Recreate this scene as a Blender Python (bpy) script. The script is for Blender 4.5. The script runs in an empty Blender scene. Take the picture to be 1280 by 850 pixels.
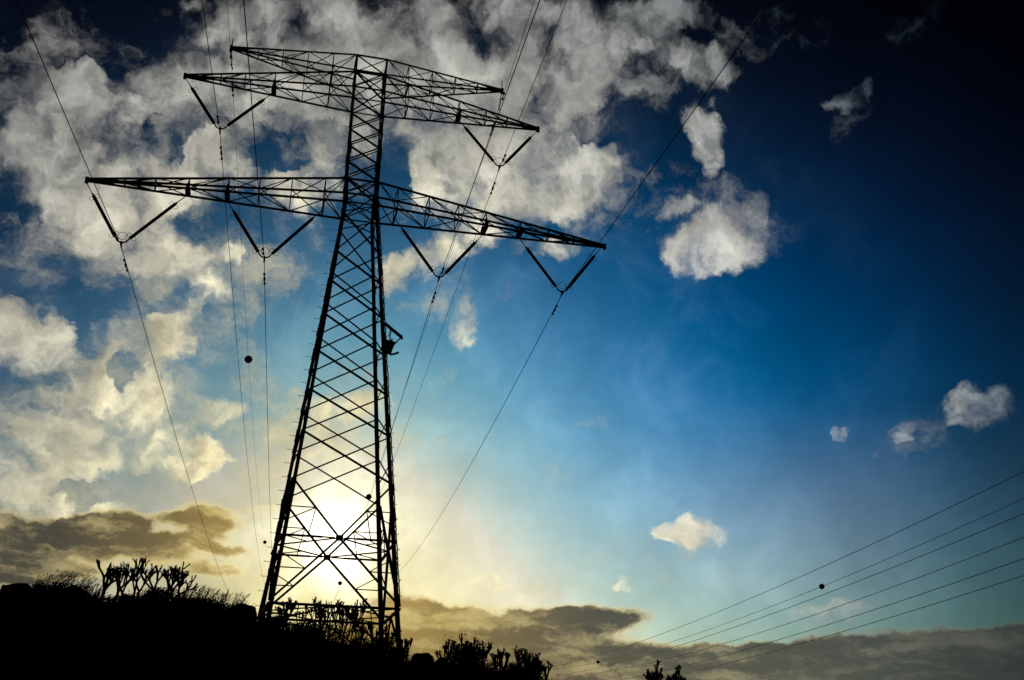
import bpy, bmesh, math, random
from mathutils import Vector, Matrix, Euler, noise

sc = bpy.context.scene
R = math.radians
SUN_AZ, SUN_EL = -9.12, 10.85          # degrees, azimuth from +Y

# ------------------------------------------------------------------ camera
cam = bpy.data.cameras.new('camera')
cam_ob = bpy.data.objects.new('camera', cam)
sc.collection.objects.link(cam_ob)
cam.sensor_width = 36.0
cam.lens = 36 * 1343.12 / 1280
cam.clip_start = 0.1
cam.clip_end = 20000
cam_ob.matrix_world = Matrix.Rotation(R(90 + 21.733), 4, 'X') @ Matrix.Rotation(R(1.033), 4, 'Z')
sc.camera = cam_ob

# ------------------------------------------------------------------ exposure
sc.view_settings.view_transform = 'Standard'
sc.view_settings.look = 'None'
sc.view_settings.exposure = 0.0
sc.view_settings.gamma = 1.0

# ------------------------------------------------------------------ sun
sun = bpy.data.lights.new('sun', 'SUN')
sun.energy = 2.0
sun.angle = R(0.5)
sun.color = (1.0, 0.86, 0.66)
sun_ob = bpy.data.objects.new('sun', sun)
sc.collection.objects.link(sun_ob)
sdir = Vector((math.sin(R(SUN_AZ)) * math.cos(R(SUN_EL)), math.cos(R(SUN_AZ)) * math.cos(R(SUN_EL)), math.sin(R(SUN_EL))))
sun_ob.rotation_euler = sdir.to_track_quat('Z', 'Y').to_euler()
sun_ob.location = sdir * 300

# ------------------------------------------------------------------ sky
world = bpy.data.worlds.new('World')
sc.world = world
world.use_nodes = True
wt = world.node_tree
for n in list(wt.nodes):
    wt.nodes.remove(n)


class NG:
    """small helper to write node math as expressions"""
    def __init__(self, nt): self.nt = nt
    def put(self, sock, v):
        if isinstance(v, bpy.types.NodeSocket): self.nt.links.new(v, sock)
        else: sock.default_value = v
    def m(self, op, a, b=None, c=None, clamp=False):
        n = self.nt.nodes.new('ShaderNodeMath'); n.operation = op; n.use_clamp = clamp
        self.put(n.inputs[0], a)
        if b is not None: self.put(n.inputs[1], b)
        if c is not None: self.put(n.inputs[2], c)
        return n.outputs[0]
    def v(self, op, a, b=None, out=0):
        n = self.nt.nodes.new('ShaderNodeVectorMath'); n.operation = op
        self.put(n.inputs[0], a)
        if b is not None: self.put(n.inputs['Scale' if op == 'SCALE' else 1], b)
        return n.outputs['Value'] if op in ('LENGTH', 'DOT_PRODUCT', 'DISTANCE') else n.outputs[0]
    def sstep(self, x, a, b, lo=0.0, hi=1.0, kind='SMOOTHSTEP'):
        n = self.nt.nodes.new('ShaderNodeMapRange'); n.interpolation_type = kind
        self.put(n.inputs[0], x)
        for i, val in enumerate((a, b, lo, hi)): self.put(n.inputs[i + 1], val)
        return n.outputs[0]
    def comb(self, x, y, z):
        n = self.nt.nodes.new('ShaderNodeCombineXYZ')
        for i, val in enumerate((x, y, z)): self.put(n.inputs[i], val)
        return n.outputs[0]
    def noise(self, vec, scale, detail=6.0, rough=0.55, dist=0.0, lac=2.0, color=False):
        n = self.nt.nodes.new('ShaderNodeTexNoise')
        self.put(n.inputs['Vector'], vec)
        n.inputs['Scale'].default_value = scale; n.inputs['Detail'].default_value = detail
        n.inputs['Roughness'].default_value = rough; n.inputs['Distortion'].default_value = dist
        n.inputs['Lacunarity'].default_value = lac
        return n.outputs['Color'] if color else n.outputs['Fac']
    def mix(self, f, a, b):
        n = self.nt.nodes.new('ShaderNodeMix'); n.data_type = 'RGBA'; n.clamp_factor = True
        self.put(n.inputs[0], f); self.put(n.inputs[6], a); self.put(n.inputs[7], b)
        return n.outputs[2]
    def ramp(self, f, stops):
        n = self.nt.nodes.new('ShaderNodeValToRGB'); cr = n.color_ramp
        while len(cr.elements) < len(stops): cr.elements.new(0.5)
        for e, (p, c) in zip(cr.elements, stops):
            e.position = p; e.color = (c[0], c[1], c[2], 1)
        self.put(n.inputs[0], f)
        return n.outputs[0]


def lin(r, g, b):
    f = lambda c: c / 12.92 if c <= .04045 else ((c + .055) / 1.055) ** 2.4
    return (f(r / 255), f(g / 255), f(b / 255), 1.0)


def srgb10(r, g, b):
    """sky radiance that shows as this tone once the background strength of 0.1 is applied"""
    c = lin(r, g, b)
    return (c[0] * 10, c[1] * 10, c[2] * 10, 1)


def build_sky():
    g = NG(wt)
    tc = wt.nodes.new('ShaderNodeTexCoord')
    D = g.v('NORMALIZE', tc.outputs['Generated'])
    sep = wt.nodes.new('ShaderNodeSeparateXYZ'); g.put(sep.inputs[0], D)
    az = g.m('MULTIPLY', g.m('ARCTAN2', sep.outputs[0], sep.outputs[1]), 57.29578)
    el = g.m('MULTIPLY', g.m('ARCSINE', sep.outputs[2]), 57.29578)
    th = g.m('MULTIPLY', g.m('ARCCOSINE', g.m('MINIMUM', g.v('DOT_PRODUCT', D, tuple(sdir)), 0.99999)), 57.29578)
    # clear air: Nishita, deepened away from the sun
    ns = wt.nodes.new('ShaderNodeTexSky'); ns.sky_type = 'NISHITA'; ns.sun_disc = False
    ns.sun_elevation = R(SUN_EL); ns.sun_rotation = R(SUN_AZ)
    ns.air_density = 1.0; ns.dust_density = 0.4; ns.ozone_density = 4.0
    q = g.m('MULTIPLY', g.m('MINIMUM', th, 42.0), 0.1)
    e = g.m('MULTIPLY', g.m('MINIMUM', g.m('MAXIMUM', el, 3.0), 40.0), 0.1)
    a = g.m('MULTIPLY', g.m('MINIMUM', g.m('MAXIMUM', g.m('ADD', az, 9.12), -25.0), 42.0), 0.1)
    qq, ee, qe, ae = g.m('MULTIPLY', q, q), g.m('MULTIPLY', e, e), g.m('MULTIPLY', q, e), g.m('MULTIPLY', a, e)
    COEF = [[1.5268, -1.2884, 0.0078, -0.9587, 0.0889, 0.1112, 0.2627, -0.0571], [-1.1883, 0.4479, -0.2558, 0.7012, -0.1042, -0.2459, 0.3162, -0.0256], [-2.5424, 0.9675, -0.381, 1.4317, -0.2919, -0.1486, 0.3746, -0.036]]
    ch = []
    for c in COEF:
        s = c[0]
        acc = None
        for k, t in zip(c[1:], (q, qq, e, ee, qe, a, ae)):
            acc = g.m('MULTIPLY_ADD', t, k, s if acc is None else acc)
        ch.append(g.m('MINIMUM', g.m('EXPONENT', acc), 1.6))
    ch[0] = g.m('MINIMUM', ch[0], g.m('MULTIPLY', ch[1], 1.18))
    air = g.v('MULTIPLY', ns.outputs[0], g.comb(*ch))
    # glow of the sun through thin cloud
    ragged = g.noise(g.v('ADD', g.comb(az, el, 0.0), (5, 60, 0)), 0.45, 5.0, 0.6)
    core = g.m('EXPONENT', g.m('MULTIPLY', g.m('POWER', g.m('DIVIDE', g.m('MULTIPLY', th, g.m('MULTIPLY_ADD', ragged, 1.6, 0.2)), 3.0), 2.0), -1.0))
    halo = g.m('EXPONENT', g.m('MULTIPLY', th, -0.30))
    glow = g.v('ADD', g.v('SCALE', (1.0, 0.97, 0.86), g.m('MULTIPLY', core, 5.0)),
               g.v('SCALE', (1.0, 0.86, 0.52), g.m('MULTIPLY', halo, 1.6)))
    air = g.v('ADD', air, glow)

    # air far from the sun loses its red; pale haze low in the sky to the right; the far side of the sky is deep
    sa = wt.nodes.new('ShaderNodeSeparateXYZ'); g.put(sa.inputs[0], air)
    cut = g.m('MULTIPLY', g.m('MULTIPLY', sa.outputs[2], 0.075), g.m('MULTIPLY', g.sstep(th, 14.0, 23.0), g.m('MAXIMUM', g.sstep(el, 12.0, 20.0), g.sstep(th, 26.0, 33.0))))
    air = g.comb(g.m('MAXIMUM', g.m('SUBTRACT', sa.outputs[0], cut), 0.0), sa.outputs[1], sa.outputs[2])
    lobe = g.m('EXPONENT', g.m('MULTIPLY', g.m('POWER', g.m('DIVIDE', g.m('SUBTRACT', th, 19.0), 10.5), 2.0), -1.0))
    air = g.v('ADD', air, g.v('SCALE', (1.75, 1.40, 0.85), g.m('MULTIPLY', lobe, g.sstep(el, 18.5, 7.5))))
    air = g.v('SCALE', air, g.sstep(th, 40.0, 80.0, 1.0, 0.2))

    # ---- cloud cover, in azimuth / elevation (degrees)
    P = g.comb(az, el, 0.0)
    warp = g.v('SUBTRACT', g.noise(P, 0.16, 3.0, 0.5, color=True), (0.5, 0.5, 0.5))
    warp2 = g.v('SUBTRACT', g.noise(g.v('ADD', P, (31, 7, 3)), 0.55, 4.0, 0.6, color=True), (0.5, 0.5, 0.5))
    warp3 = g.v('SUBTRACT', g.noise(g.v('ADD', P, (71, 17, 9)), 1.3, 5.0, 0.65, color=True), (0.5, 0.5, 0.5))
    PW = g.v('ADD', g.v('ADD', P, g.v('SCALE', warp3, 0.7)), g.v('ADD', g.v('SCALE', warp, 2.4), g.v('SCALE', warp2, 2.2)))
    mott = g.noise(g.v('ADD', P, g.v('SCALE', warp, 6.0)), 0.16, 6.0, 0.6)
    air = g.v('SCALE', air, g.sstep(mott, 0.25, 0.75, 0.86, 1.15))
    air = g.v('ADD', air, g.v('SCALE', (0.42, 0.42, 0.40), g.m('MULTIPLY', g.sstep(mott, 0.46, 0.72), g.sstep(th, 34.0, 14.0))))

    def field(blobs, src):
        # the running sum rides along in z (far too small to matter) so that the blobs are evaluated one after the other
        sp = wt.nodes.new('ShaderNodeSeparateXYZ'); g.put(sp.inputs[0], src)
        acc = 0.0
        for (x, y, rx, ry, rot, w) in blobs:
            mp = wt.nodes.new('ShaderNodeMapping'); mp.vector_type = 'TEXTURE'
            g.put(mp.inputs['Vector'], g.comb(sp.outputs[0], sp.outputs[1], g.m('MULTIPLY', acc, 1e-5)))
            mp.inputs['Location'].default_value = (x, y, 0)
            mp.inputs['Rotation'].default_value = (0, 0, R(rot))
            mp.inputs['Scale'].default_value = (rx, ry, 1)
            L = g.v('LENGTH', mp.outputs[0])
            b = g.sstep(L, 0.25, 1.45, w, 0.0)
            acc = g.m('ADD', acc, b)
        return acc

    PUFF = [(-0.33, 36.54, 7.67, 3.72, -0.87, 0.8),
            (-4.5, 37.58, 5.69, 2.33, 1.59, 0.7),
            (3.76, 34.53, 4.5, 3.2, -1.98, 0.75),
            (-0.19, 30.62, 6.34, 2.5, 8.06, 1.0),
            (-4.15, 31.53, 2.95, 2.05, 2.06, 0.8),
            (3.98, 31.04, 2.68, 1.65, -1.48, 0.8),
            (2.75, 28.75, 2.85, 1.2, 16.7, 0.5),
            (-13.21, 36.02, 4.48, 1.94, 6.11, 0.6),
            (-15.57, 33.71, 4.33, 1.97, 7.17, 0.65),
            (-12.0, 32.14, 3.38, 1.61, 5.57, 0.6),
            (-9.31, 34.44, 3.49, 2.39, 4.39, 0.7),
            (-20.27, 36.27, 2.83, 1.21, 10.13, 0.5),
            (-11.24, 38.29, 5.65, 1.08, 4.91, 0.6),
            (-25.03, 30.78, 5.21, 2.29, 11.34, 0.75),
            (-26.44, 27.51, 4.12, 2.3, 11.63, 0.95),
            (-21.64, 28.88, 3.95, 2.36, 9.61, 0.8),
            (-23.21, 25.77, 2.93, 1.5, 9.93, 1.0),
            (-27.21, 31.05, 2.5, 1.5, 13.17, 0.5),
            (-16.85, 29.68, 2.75, 1.61, 7.74, 0.75),
            (-19.2, 24.62, 1.78, 1.56, 36.99, 0.75),
            (-17.32, 23.02, 1.54, 0.99, 26.37, 0.75),
            (-15.87, 25.9, 1.79, 1.64, 6.98, 0.6),
            (-11.9, 29.07, 2.83, 1.64, 5.42, 0.5),
            (-11.43, 26.82, 1.39, 0.83, 5.3, 0.5),
            (-25.57, 20.14, 2.39, 2.15, 9.46, 1.1),
            (-23.23, 17.93, 1.65, 1.02, -12.35, 0.8),
            (-26.23, 18.65, 1.12, 1.55, 9.4, 0.8),
            (-21.93, 19.64, 1.12, 1.2, 8.13, 0.75),
            (-19.18, 20.31, 2.08, 1.46, 7.14, 1.0),
            (-20.13, 17.13, 1.93, 1.45, 6.66, 1.0),
            (-25.09, 16.59, 0.9, 0.54, 8.26, 0.7),
            (-23.96, 14.47, 2.33, 1.75, 6.93, 1.1),
            (-19.38, 14.8, 4.02, 1.2, 5.51, 1.05),
            (-16.33, 14.61, 1.39, 0.98, 4.95, 0.9),
            (-20.87, 11.79, 1.06, 0.43, 5.32, 0.8),
            (-24.58, 11.68, 1.82, 0.92, 6.09, 0.8),
            (-15.65, 17.42, 1.17, 0.74, 5.43, 0.7),
            (-24.74, 12.62, 1.83, 0.77, 6.51, 0.5),
            (-9.23, 17.52, 2.72, 1.51, 3.27, 0.75),
            (-9.83, 14.35, 2.57, 1.25, 3.08, 0.4),
            (-7.1, 25.07, 1.3, 1.1, 3.42, 0.75),
            (-4.59, 26.27, 1.61, 1.1, 2.43, 0.85),
            (-2.79, 22.73, 0.92, 1.28, -12.1, 0.55),
            (2.28, 26.56, 1.9, 0.76, -0.37, 0.6),
            (-2.25, 27.0, 1.43, 1.01, 1.54, 0.6),
            (9.63, 11.77, 1.83, 0.7, -1.11, 0.95),
            (8.48, 11.5, 1.0, 0.37, -0.76, 0.7),
            (5.78, 9.19, 0.63, 0.36, 0.04, 0.65),
            (-0.95, 9.0, 1.1, 0.57, 1.06, 0.5),
            (16.11, 7.51, 1.33, 0.34, 13.52, 0.5),
            (24.61, 17.13, 1.52, 1.04, 19.0, 1.0),
            (23.47, 16.38, 0.92, 0.31, 14.61, 0.4),
            (21.14, 15.64, 0.66, 0.28, -4.76, 0.65),
            (19.53, 15.05, 0.73, 0.31, 35.29, 0.65),
            (17.6, 16.19, 0.32, 0.28, -3.87, 0.4),
            (17.85, 14.6, 0.36, 0.32, -3.49, 0.55),
            (12.15, 27.14, 2.71, 1.94, 13.56, 1.1),
            (11.16, 25.95, 1.82, 1.08, -3.86, 0.5),
            (9.53, 28.47, 1.11, 0.59, 14.48, 0.7),
            (11.43, 32.54, 1.24, 1.22, -13.1, 0.9),
            (11.94, 30.87, 0.75, 1.06, -13.24, 0.8),
            (11.79, 35.57, 2.15, 1.02, -5.33, 0.95),
            (20.28, 33.06, 1.28, 0.75, 22.37, 0.55),
            (19.13, 32.71, 0.89, 0.4, 9.24, 0.3),
            (10.49, 38.38, 3.52, 0.92, -5.23, 0.7),
            (7.86, 36.79, 2.02, 1.57, -3.47, 0.5)]
    GAP = [(-26.34, 34.74, 5.78, 1.48, 12.49, -1.1),
            (-22.72, 33.44, 1.89, 2.06, -25.0, -0.8),
            (-20.48, 30.3, 1.69, 1.18, 9.79, -1.3),
            (-14.34, 30.64, 2.25, 0.89, 6.79, -1.2),
            (-27.72, 24.47, 1.94, 1.92, 11.86, -1.3),
            (-22.22, 22.51, 3.72, 1.44, 8.57, -1.1),
            (-7.35, 29.88, 0.87, 2.06, 3.9, -0.8),
            (5.72, 32.65, 2.93, 0.99, 5.91, -1.2),
            (-8.15, 38.12, 1.75, 1.16, 4.33, -0.9),
            (-1.65, 37.5, 2.28, 0.94, 1.03, -0.65),
            (-17.32, 26.74, 1.78, 1.22, 7.74, -0.8),
            (-22.9, 16.06, 1.54, 0.47, 7.27, -0.8),
            (-21.1, 18.22, 0.64, 1.2, 7.49, -1.0),
            (-14.54, 26.07, 1.81, 1.65, 6.44, -0.6),
            (8.27, 34.77, 1.98, 1.6, -3.53, -0.7),
            (-25.73, 15.98, 0.96, 0.46, 8.23, -0.8),
            (-17.36, 33.04, 0.93, 1.02, 8.79, -0.5),
            (-29.45, 30.1, 1.19, 1.85, 14.47, -0.6),
            (-16.82, 19.98, 0.84, 1.23, 6.42, -0.6),
            (-25.41, 22.36, 2.36, 0.63, 10.1, -0.6),
            (-23.18, 19.94, 0.39, 1.59, 29.2, -0.6),
            (-20.4, 18.92, 1.62, 0.32, 7.29, -0.6),
            (-22.5, 12.48, 2.26, 0.39, 5.83, -0.6),
            (-14.81, 21.04, 1.3, 2.49, 5.84, -0.5),
            (-22.22, 24.94, 0.83, 0.8, 9.71, -0.4),
            (-4.24, 33.17, 1.2, 0.57, 2.52, -0.4),
            (1.8, 27.49, 1.43, 0.51, -0.12, -0.5)]
    BANK = [(-21.42, 10.49, 5.0, 0.77, -0.52, 1.25),
            (-24.48, 9.15, 3.98, 1.05, 4.87, 1.3),
            (-20.02, 11.24, 3.09, 0.55, 4.75, 1.0),
            (-22.93, 8.45, 4.05, 0.53, 4.3, 0.7),
            (-18.3, 9.97, 3.52, 0.55, 3.97, 0.8),
            (-15.53, 11.44, 2.11, 1.04, -6.02, 1.1),
            (-17.24, 9.34, 3.14, 0.47, 3.63, 0.6),
            (-14.44, 9.99, 1.62, 0.39, -11.36, 0.8),
            (-14.64, 8.95, 1.75, 0.4, 3.19, 0.85),
            (-12.56, 12.13, 1.25, 0.4, -16.04, 0.4),
            (-24.65, 8.09, 2.12, 0.75, 4.6, 0.7),
            (0.27, 6.53, 7.02, 1.2, 2.47, 1.15),
            (3.59, 7.17, 3.72, 0.72, 3.2, 0.9),
            (-3.9, 7.32, 1.87, 0.88, 1.37, 0.8),
            (-6.8, 7.36, 2.48, 0.96, 1.71, 0.75),
            (-1.34, 4.93, 8.98, 1.18, 0.71, 1.0),
            (-10.16, 8.42, 1.22, 0.32, 2.41, 0.3),
            (9.27, 5.63, 4.75, 0.55, -0.14, 0.8),
            (15.18, 5.61, 5.6, 0.69, -0.76, 0.95),
            (21.53, 5.77, 5.18, 0.97, -1.46, 1.1),
            (14.69, 4.28, 14.05, 1.06, -0.62, 1.25),
            (25.35, 5.54, 2.65, 1.01, -1.64, 1.0),
            (6.82, 4.64, 5.57, 0.7, 0.21, 1.0),
            (-13.49, 5.73, 12.12, 1.16, 1.77, 0.9)]
    WISP = [(25.07, 35.95, 3.84, 1.11, -12.63, 0.5),
            (28.54, 35.81, 2.46, 0.72, -14.21, 0.45),
            (20.48, 32.51, 2.21, 1.75, -9.22, 0.5),
            (15.84, 36.88, 3.81, 1.53, -7.88, 0.45),
            (9.46, 38.26, 4.53, 1.54, -4.96, 0.6),
            (-24.78, 31.62, 8.95, 3.78, 10.46, 0.75),
            (-11.27, 34.25, 11.0, 5.09, 3.55, 0.8),
            (1.75, 34.14, 9.44, 5.94, -2.17, 0.8),
            (-24.69, 24.89, 5.39, 3.51, 9.9, 0.8),
            (-18.47, 25.55, 5.31, 3.63, 7.32, 0.8),
            (-24.47, 17.35, 4.66, 4.31, 7.78, 0.7),
            (-18.3, 18.58, 5.9, 4.48, 5.82, 0.75),
            (-20.24, 12.72, 8.0, 1.98, 4.71, 0.9),
            (-3.75, 23.55, 3.72, 3.39, 1.64, 0.5),
            (-8.78, 17.34, 5.29, 3.79, 2.75, 0.8),
            (2.75, 16.02, 3.95, 2.54, -0.27, 0.35),
            (-13.06, 24.98, 3.64, 3.72, 5.33, 0.5),
            (12.15, 27.14, 4.07, 2.89, -4.89, 0.5),
            (22.44, 15.81, 3.46, 1.16, 19.62, 0.6),
            (9.12, 11.62, 3.73, 1.23, -1.17, 0.6),
            (5.28, 9.4, 8.22, 1.22, -0.51, 0.6),
            (-14.56, 15.25, 3.78, 3.29, 4.31, 0.6),
            (-0.15, 29.16, 7.23, 2.91, -0.58, 0.6),
            (14.9, 6.95, 4.67, 0.76, 13.52, 0.6)]
    fb = g.noise(g.v('ADD', PW, (3, 11, 0)), 0.33, 8.0, 0.52)
    fb2 = g.noise(g.v('ADD', g.v('ADD', PW, (3, 11, 0)), g.v('SCALE', g.v('NORMALIZE', g.v('SUBTRACT', (SUN_AZ, SUN_EL, 0), P)), 0.70)), 0.33, 6.0, 0.52)
    fine = g.noise(g.v('ADD', PW, (53, 2, 0)), 1.3, 6.0, 0.55)
    M = g.m('ADD', g.m('MINIMUM', field(PUFF, PW), 0.80), field(GAP, PW))
    Dn = g.m('ADD', M, g.m('ADD', g.m('MULTIPLY', g.m('SUBTRACT', fb, 0.5), 3.9), g.m('MULTIPLY', g.m('SUBTRACT', fine, 0.5), 0.35)))
    gate = g.sstep(M, 0.05, 0.30)
    puff_a = g.m('MULTIPLY', g.sstep(Dn, -0.08, 1.35), gate)
    # relief of the puffs, lit from the sun's side
    relief = g.m('MULTIPLY', g.m('SUBTRACT', fb, fb2), 2.5)
    body = g.m('MULTIPLY', g.m('SUBTRACT', g.sstep(Dn, 0.6, 1.9), 0.35), -0.30)
    shade = g.m('MINIMUM', g.m('MAXIMUM', g.m('ADD', g.m('ADD', 0.93, relief), g.m('ADD', body, g.m('MULTIPLY', g.m('SUBTRACT', fine, 0.5), 0.10))), 0.45), 1.25)
    tn = g.m('DIVIDE', th, 45.0)
    plit = g.ramp(tn, [(0.0, lin(255, 250, 225)), (0.10, lin(255, 240, 190)), (0.22, lin(247, 235, 190)), (0.36, lin(233, 226, 197)),
                       (0.50, lin(216, 213, 200)), (0.60, lin(196, 196, 190)), (0.70, lin(176, 180, 178)), (0.80, lin(78, 98, 116)), (0.95, lin(20, 34, 50))])
    lowr = g.sstep(el, 14.0, 24.0, 1.0, 0.0)          # lower clouds to the right stay bright
    puff_c = g.v('SCALE', plit, g.m('MULTIPLY', 10.0, shade))
    puff_c = g.v('SCALE', puff_c, g.m('ADD', 1.0, g.m('MULTIPLY', g.m('MULTIPLY', lowr, g.sstep(th, 15.0, 30.0)), 0.12)))
    # left and upper fields darken towards the top of the sky
    puff_c = g.v('SCALE', puff_c, g.sstep(el, 26.0, 39.0, 1.0, 0.66))
    puff_c = g.v('SCALE', puff_c, g.sstep(az, -29.0, -20.0, 0.62, 1.0))

    patch = g.noise(g.v('ADD', PW, (70, 5, 0)), 0.22, 4.0, 0.55)
    puff_c = g.v('SCALE', puff_c, g.m('MAXIMUM', g.sstep(patch, 0.36, 0.60, 0.62, 1.06), g.sstep(el, 19.0, 12.0, 0.0, 1.04)))

    # thin veil around the field and wisps
    Mw = g.m('MINIMUM', field(WISP, PW), 1.0)
    wis = g.noise(g.v('MULTIPLY', g.v('ADD', PW, (9, 80, 0)), (0.8, 1.2, 1)), 0.30, 8.0, 0.62)
    wisp_a = g.m('MULTIPLY', g.sstep(g.m('ADD', g.m('MULTIPLY', Mw, 0.75), g.m('MULTIPLY', g.m('SUBTRACT', wis, 0.5), 3.0)), 0.25, 1.35), g.m('MULTIPLY', g.sstep(Mw, 0.02, 0.3), 0.85))
    wisp_c = g.v('SCALE', plit, g.m('MULTIPLY_ADD', g.m('SUBTRACT', wis, fb2), 6.0, 6.2))

    # low stratus banks, dark with a bright lining
    PB = g.v('ADD', P, g.v('ADD', g.v('MULTIPLY', warp3, (0.9, 0.5, 1)), g.v('ADD', g.v('MULTIPLY', warp, (2.4, 1.0, 1)), g.v('MULTIPLY', warp2, (1.6, 0.9, 1)))))
    nb = g.noise(g.v('MULTIPLY', g.v('ADD', PB, (20, 40, 0)), (0.55, 1.25, 1.0)), 0.42, 8.0, 0.60)
    nb2 = g.noise(g.v('MULTIPLY', g.v('ADD', PB, (5, 90, 0)), (0.40, 1.7, 1.0)), 0.50, 8.0, 0.62)
    Mb = g.m('MINIMUM', field(BANK, PB), 1.2)
    Db = g.m('ADD', Mb, g.m('MULTIPLY', g.m('SUBTRACT', nb, 0.5), 2.0))
    bank_a = g.m('MULTIPLY', g.sstep(Db, 0.15, 0.80), g.sstep(Mb, 0.04, 0.25))
    dark = g.ramp(tn, [(0.0, lin(205, 172, 88)), (0.10, lin(172, 142, 70)), (0.20, lin(112, 95, 56)), (0.30, lin(70, 65, 53)), (0.48, lin(80, 77, 66)), (0.62, lin(72, 73, 68)), (0.80, lin(44, 50, 50))])
    rimc = g.ramp(tn, [(0.0, lin(255, 248, 215)), (0.15, lin(252, 230, 150)), (0.35, lin(226, 206, 146)), (0.55, lin(158, 150, 126)), (0.8, lin(60, 68, 68))])
    core_b = g.m('MULTIPLY', g.sstep(Db, 0.30, 0.95), g.sstep(nb2, 0.66, 0.46, 0.62, 1.0))
    bank_c = g.v('SCALE', g.mix(core_b, rimc, dark), g.m('MULTIPLY', 10.0, g.m('ADD', 0.60, g.m('MULTIPLY', nb2, 0.70))))

    col = g.mix(wisp_a, air, wisp_c)
    col = g.mix(g.m('MULTIPLY', puff_a, 0.96), col, puff_c)
    col = g.mix(g.m('MULTIPLY', bank_a, 0.93), col, bank_c)
    # sun burning through whatever is in front of it
    burn = g.m('EXPONENT', g.m('MULTIPLY', g.m('POWER', g.m('DIVIDE', g.m('MULTIPLY', th, g.m('MULTIPLY_ADD', ragged, 1.2, 0.4)), 1.8), 2.0), -1.0))
    col = g.v('ADD', col, g.v('SCALE', (1.0, 0.97, 0.88), g.m('MULTIPLY', burn, 12.0)))
    bg = wt.nodes.new('ShaderNodeBackground')
    g.put(bg.inputs[0], col); bg.inputs[1].default_value = 0.1
    out = wt.nodes.new('ShaderNodeOutputWorld')
    wt.links.new(bg.outputs[0], out.inputs[0])


build_sky()
world.cycles.sampling_method = 'MANUAL'
world.cycles.sample_map_resolution = 512

# ================================================================== helpers
COL = sc.collection
EYE = Vector((0, 0, 0))
CO = {}


def mat(name, base, rough=0.8, metal=0.0, var=0.35, scale=6.0, bump=0.0, spec=0.25):
    """procedural surface: base colour broken up by noise, rough, optional bump"""
    m = bpy.data.materials.new(name); m.use_nodes = True
    g = NG(m.node_tree); b = m.node_tree.nodes['Principled BSDF']
    tc = m.node_tree.nodes.new('ShaderNodeTexCoord')
    n = g.noise(tc.outputs['Object'], scale, 6.0, 0.6)
    lo = tuple(c * (1 - var) for c in base) + (1,)
    hi = tuple(c * (1 + var) for c in base) + (1,)
    g.put(b.inputs['Base Color'], g.mix(g.sstep(n, 0.3, 0.7), lo, hi))
    g.put(b.inputs['Roughness'], g.sstep(n, 0.2, 0.8, max(rough - .12, 0), min(rough + .1, 1)))
    b.inputs['Metallic'].default_value = metal
    b.inputs['Specular IOR Level'].default_value = spec
    if bump:
        bn = m.node_tree.nodes.new('ShaderNodeBump'); bn.inputs['Strength'].default_value = bump
        g.put(bn.inputs['Height'], g.noise(tc.outputs['Object'], scale * 2.5, 8.0, 0.65)); g.put(b.inputs['Normal'], bn.outputs[0])
    return m


M_STEEL = mat('weathered_steel', (0.075, 0.072, 0.070), 0.75, 0.0, 0.4, 3.0, 0.1)
M_INS = mat('brown_insulator_glaze', (0.030, 0.018, 0.014), 0.85, 0.0, 0.3, 8.0, spec=0.03)
M_WIRE = mat('dull_aluminium_wire', (0.06, 0.06, 0.062), 0.8, 0.0, 0.2, 2.0)
M_BALL = mat('marker_ball_paint', (0.16, 0.030, 0.015), 0.7, 0.0, 0.3, 4.0)
M_BOX = mat('painted_box_steel', (0.06, 0.06, 0.065), 0.7, 0.0, 0.3, 5.0)
M_SOIL = mat('volcanic_soil', (0.042, 0.033, 0.027), 0.98, 0.0, 0.5, 0.9, 0.6, spec=0.0)
M_ROCK = mat('basalt_rock', (0.045, 0.040, 0.037), 0.95, 0.0, 0.45, 2.0, 0.8, spec=0.0)
M_BARK = mat('grey_succulent_stem', (0.055, 0.050, 0.040), 0.9, 0.0, 0.35, 8.0, 0.3, spec=0.0)
M_LEAF = mat('dusty_green_leaf', (0.040, 0.055, 0.026), 0.85, 0.0, 0.4, 5.0, spec=0.02)
M_SCRUB = mat('dry_scrub_leaf', (0.048, 0.050, 0.028), 0.9, 0.0, 0.45, 3.0, spec=0.02)
M_GRASS = mat('dry_grass', (0.075, 0.062, 0.034), 0.9, 0.0, 0.35, 4.0, spec=0.02)


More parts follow.
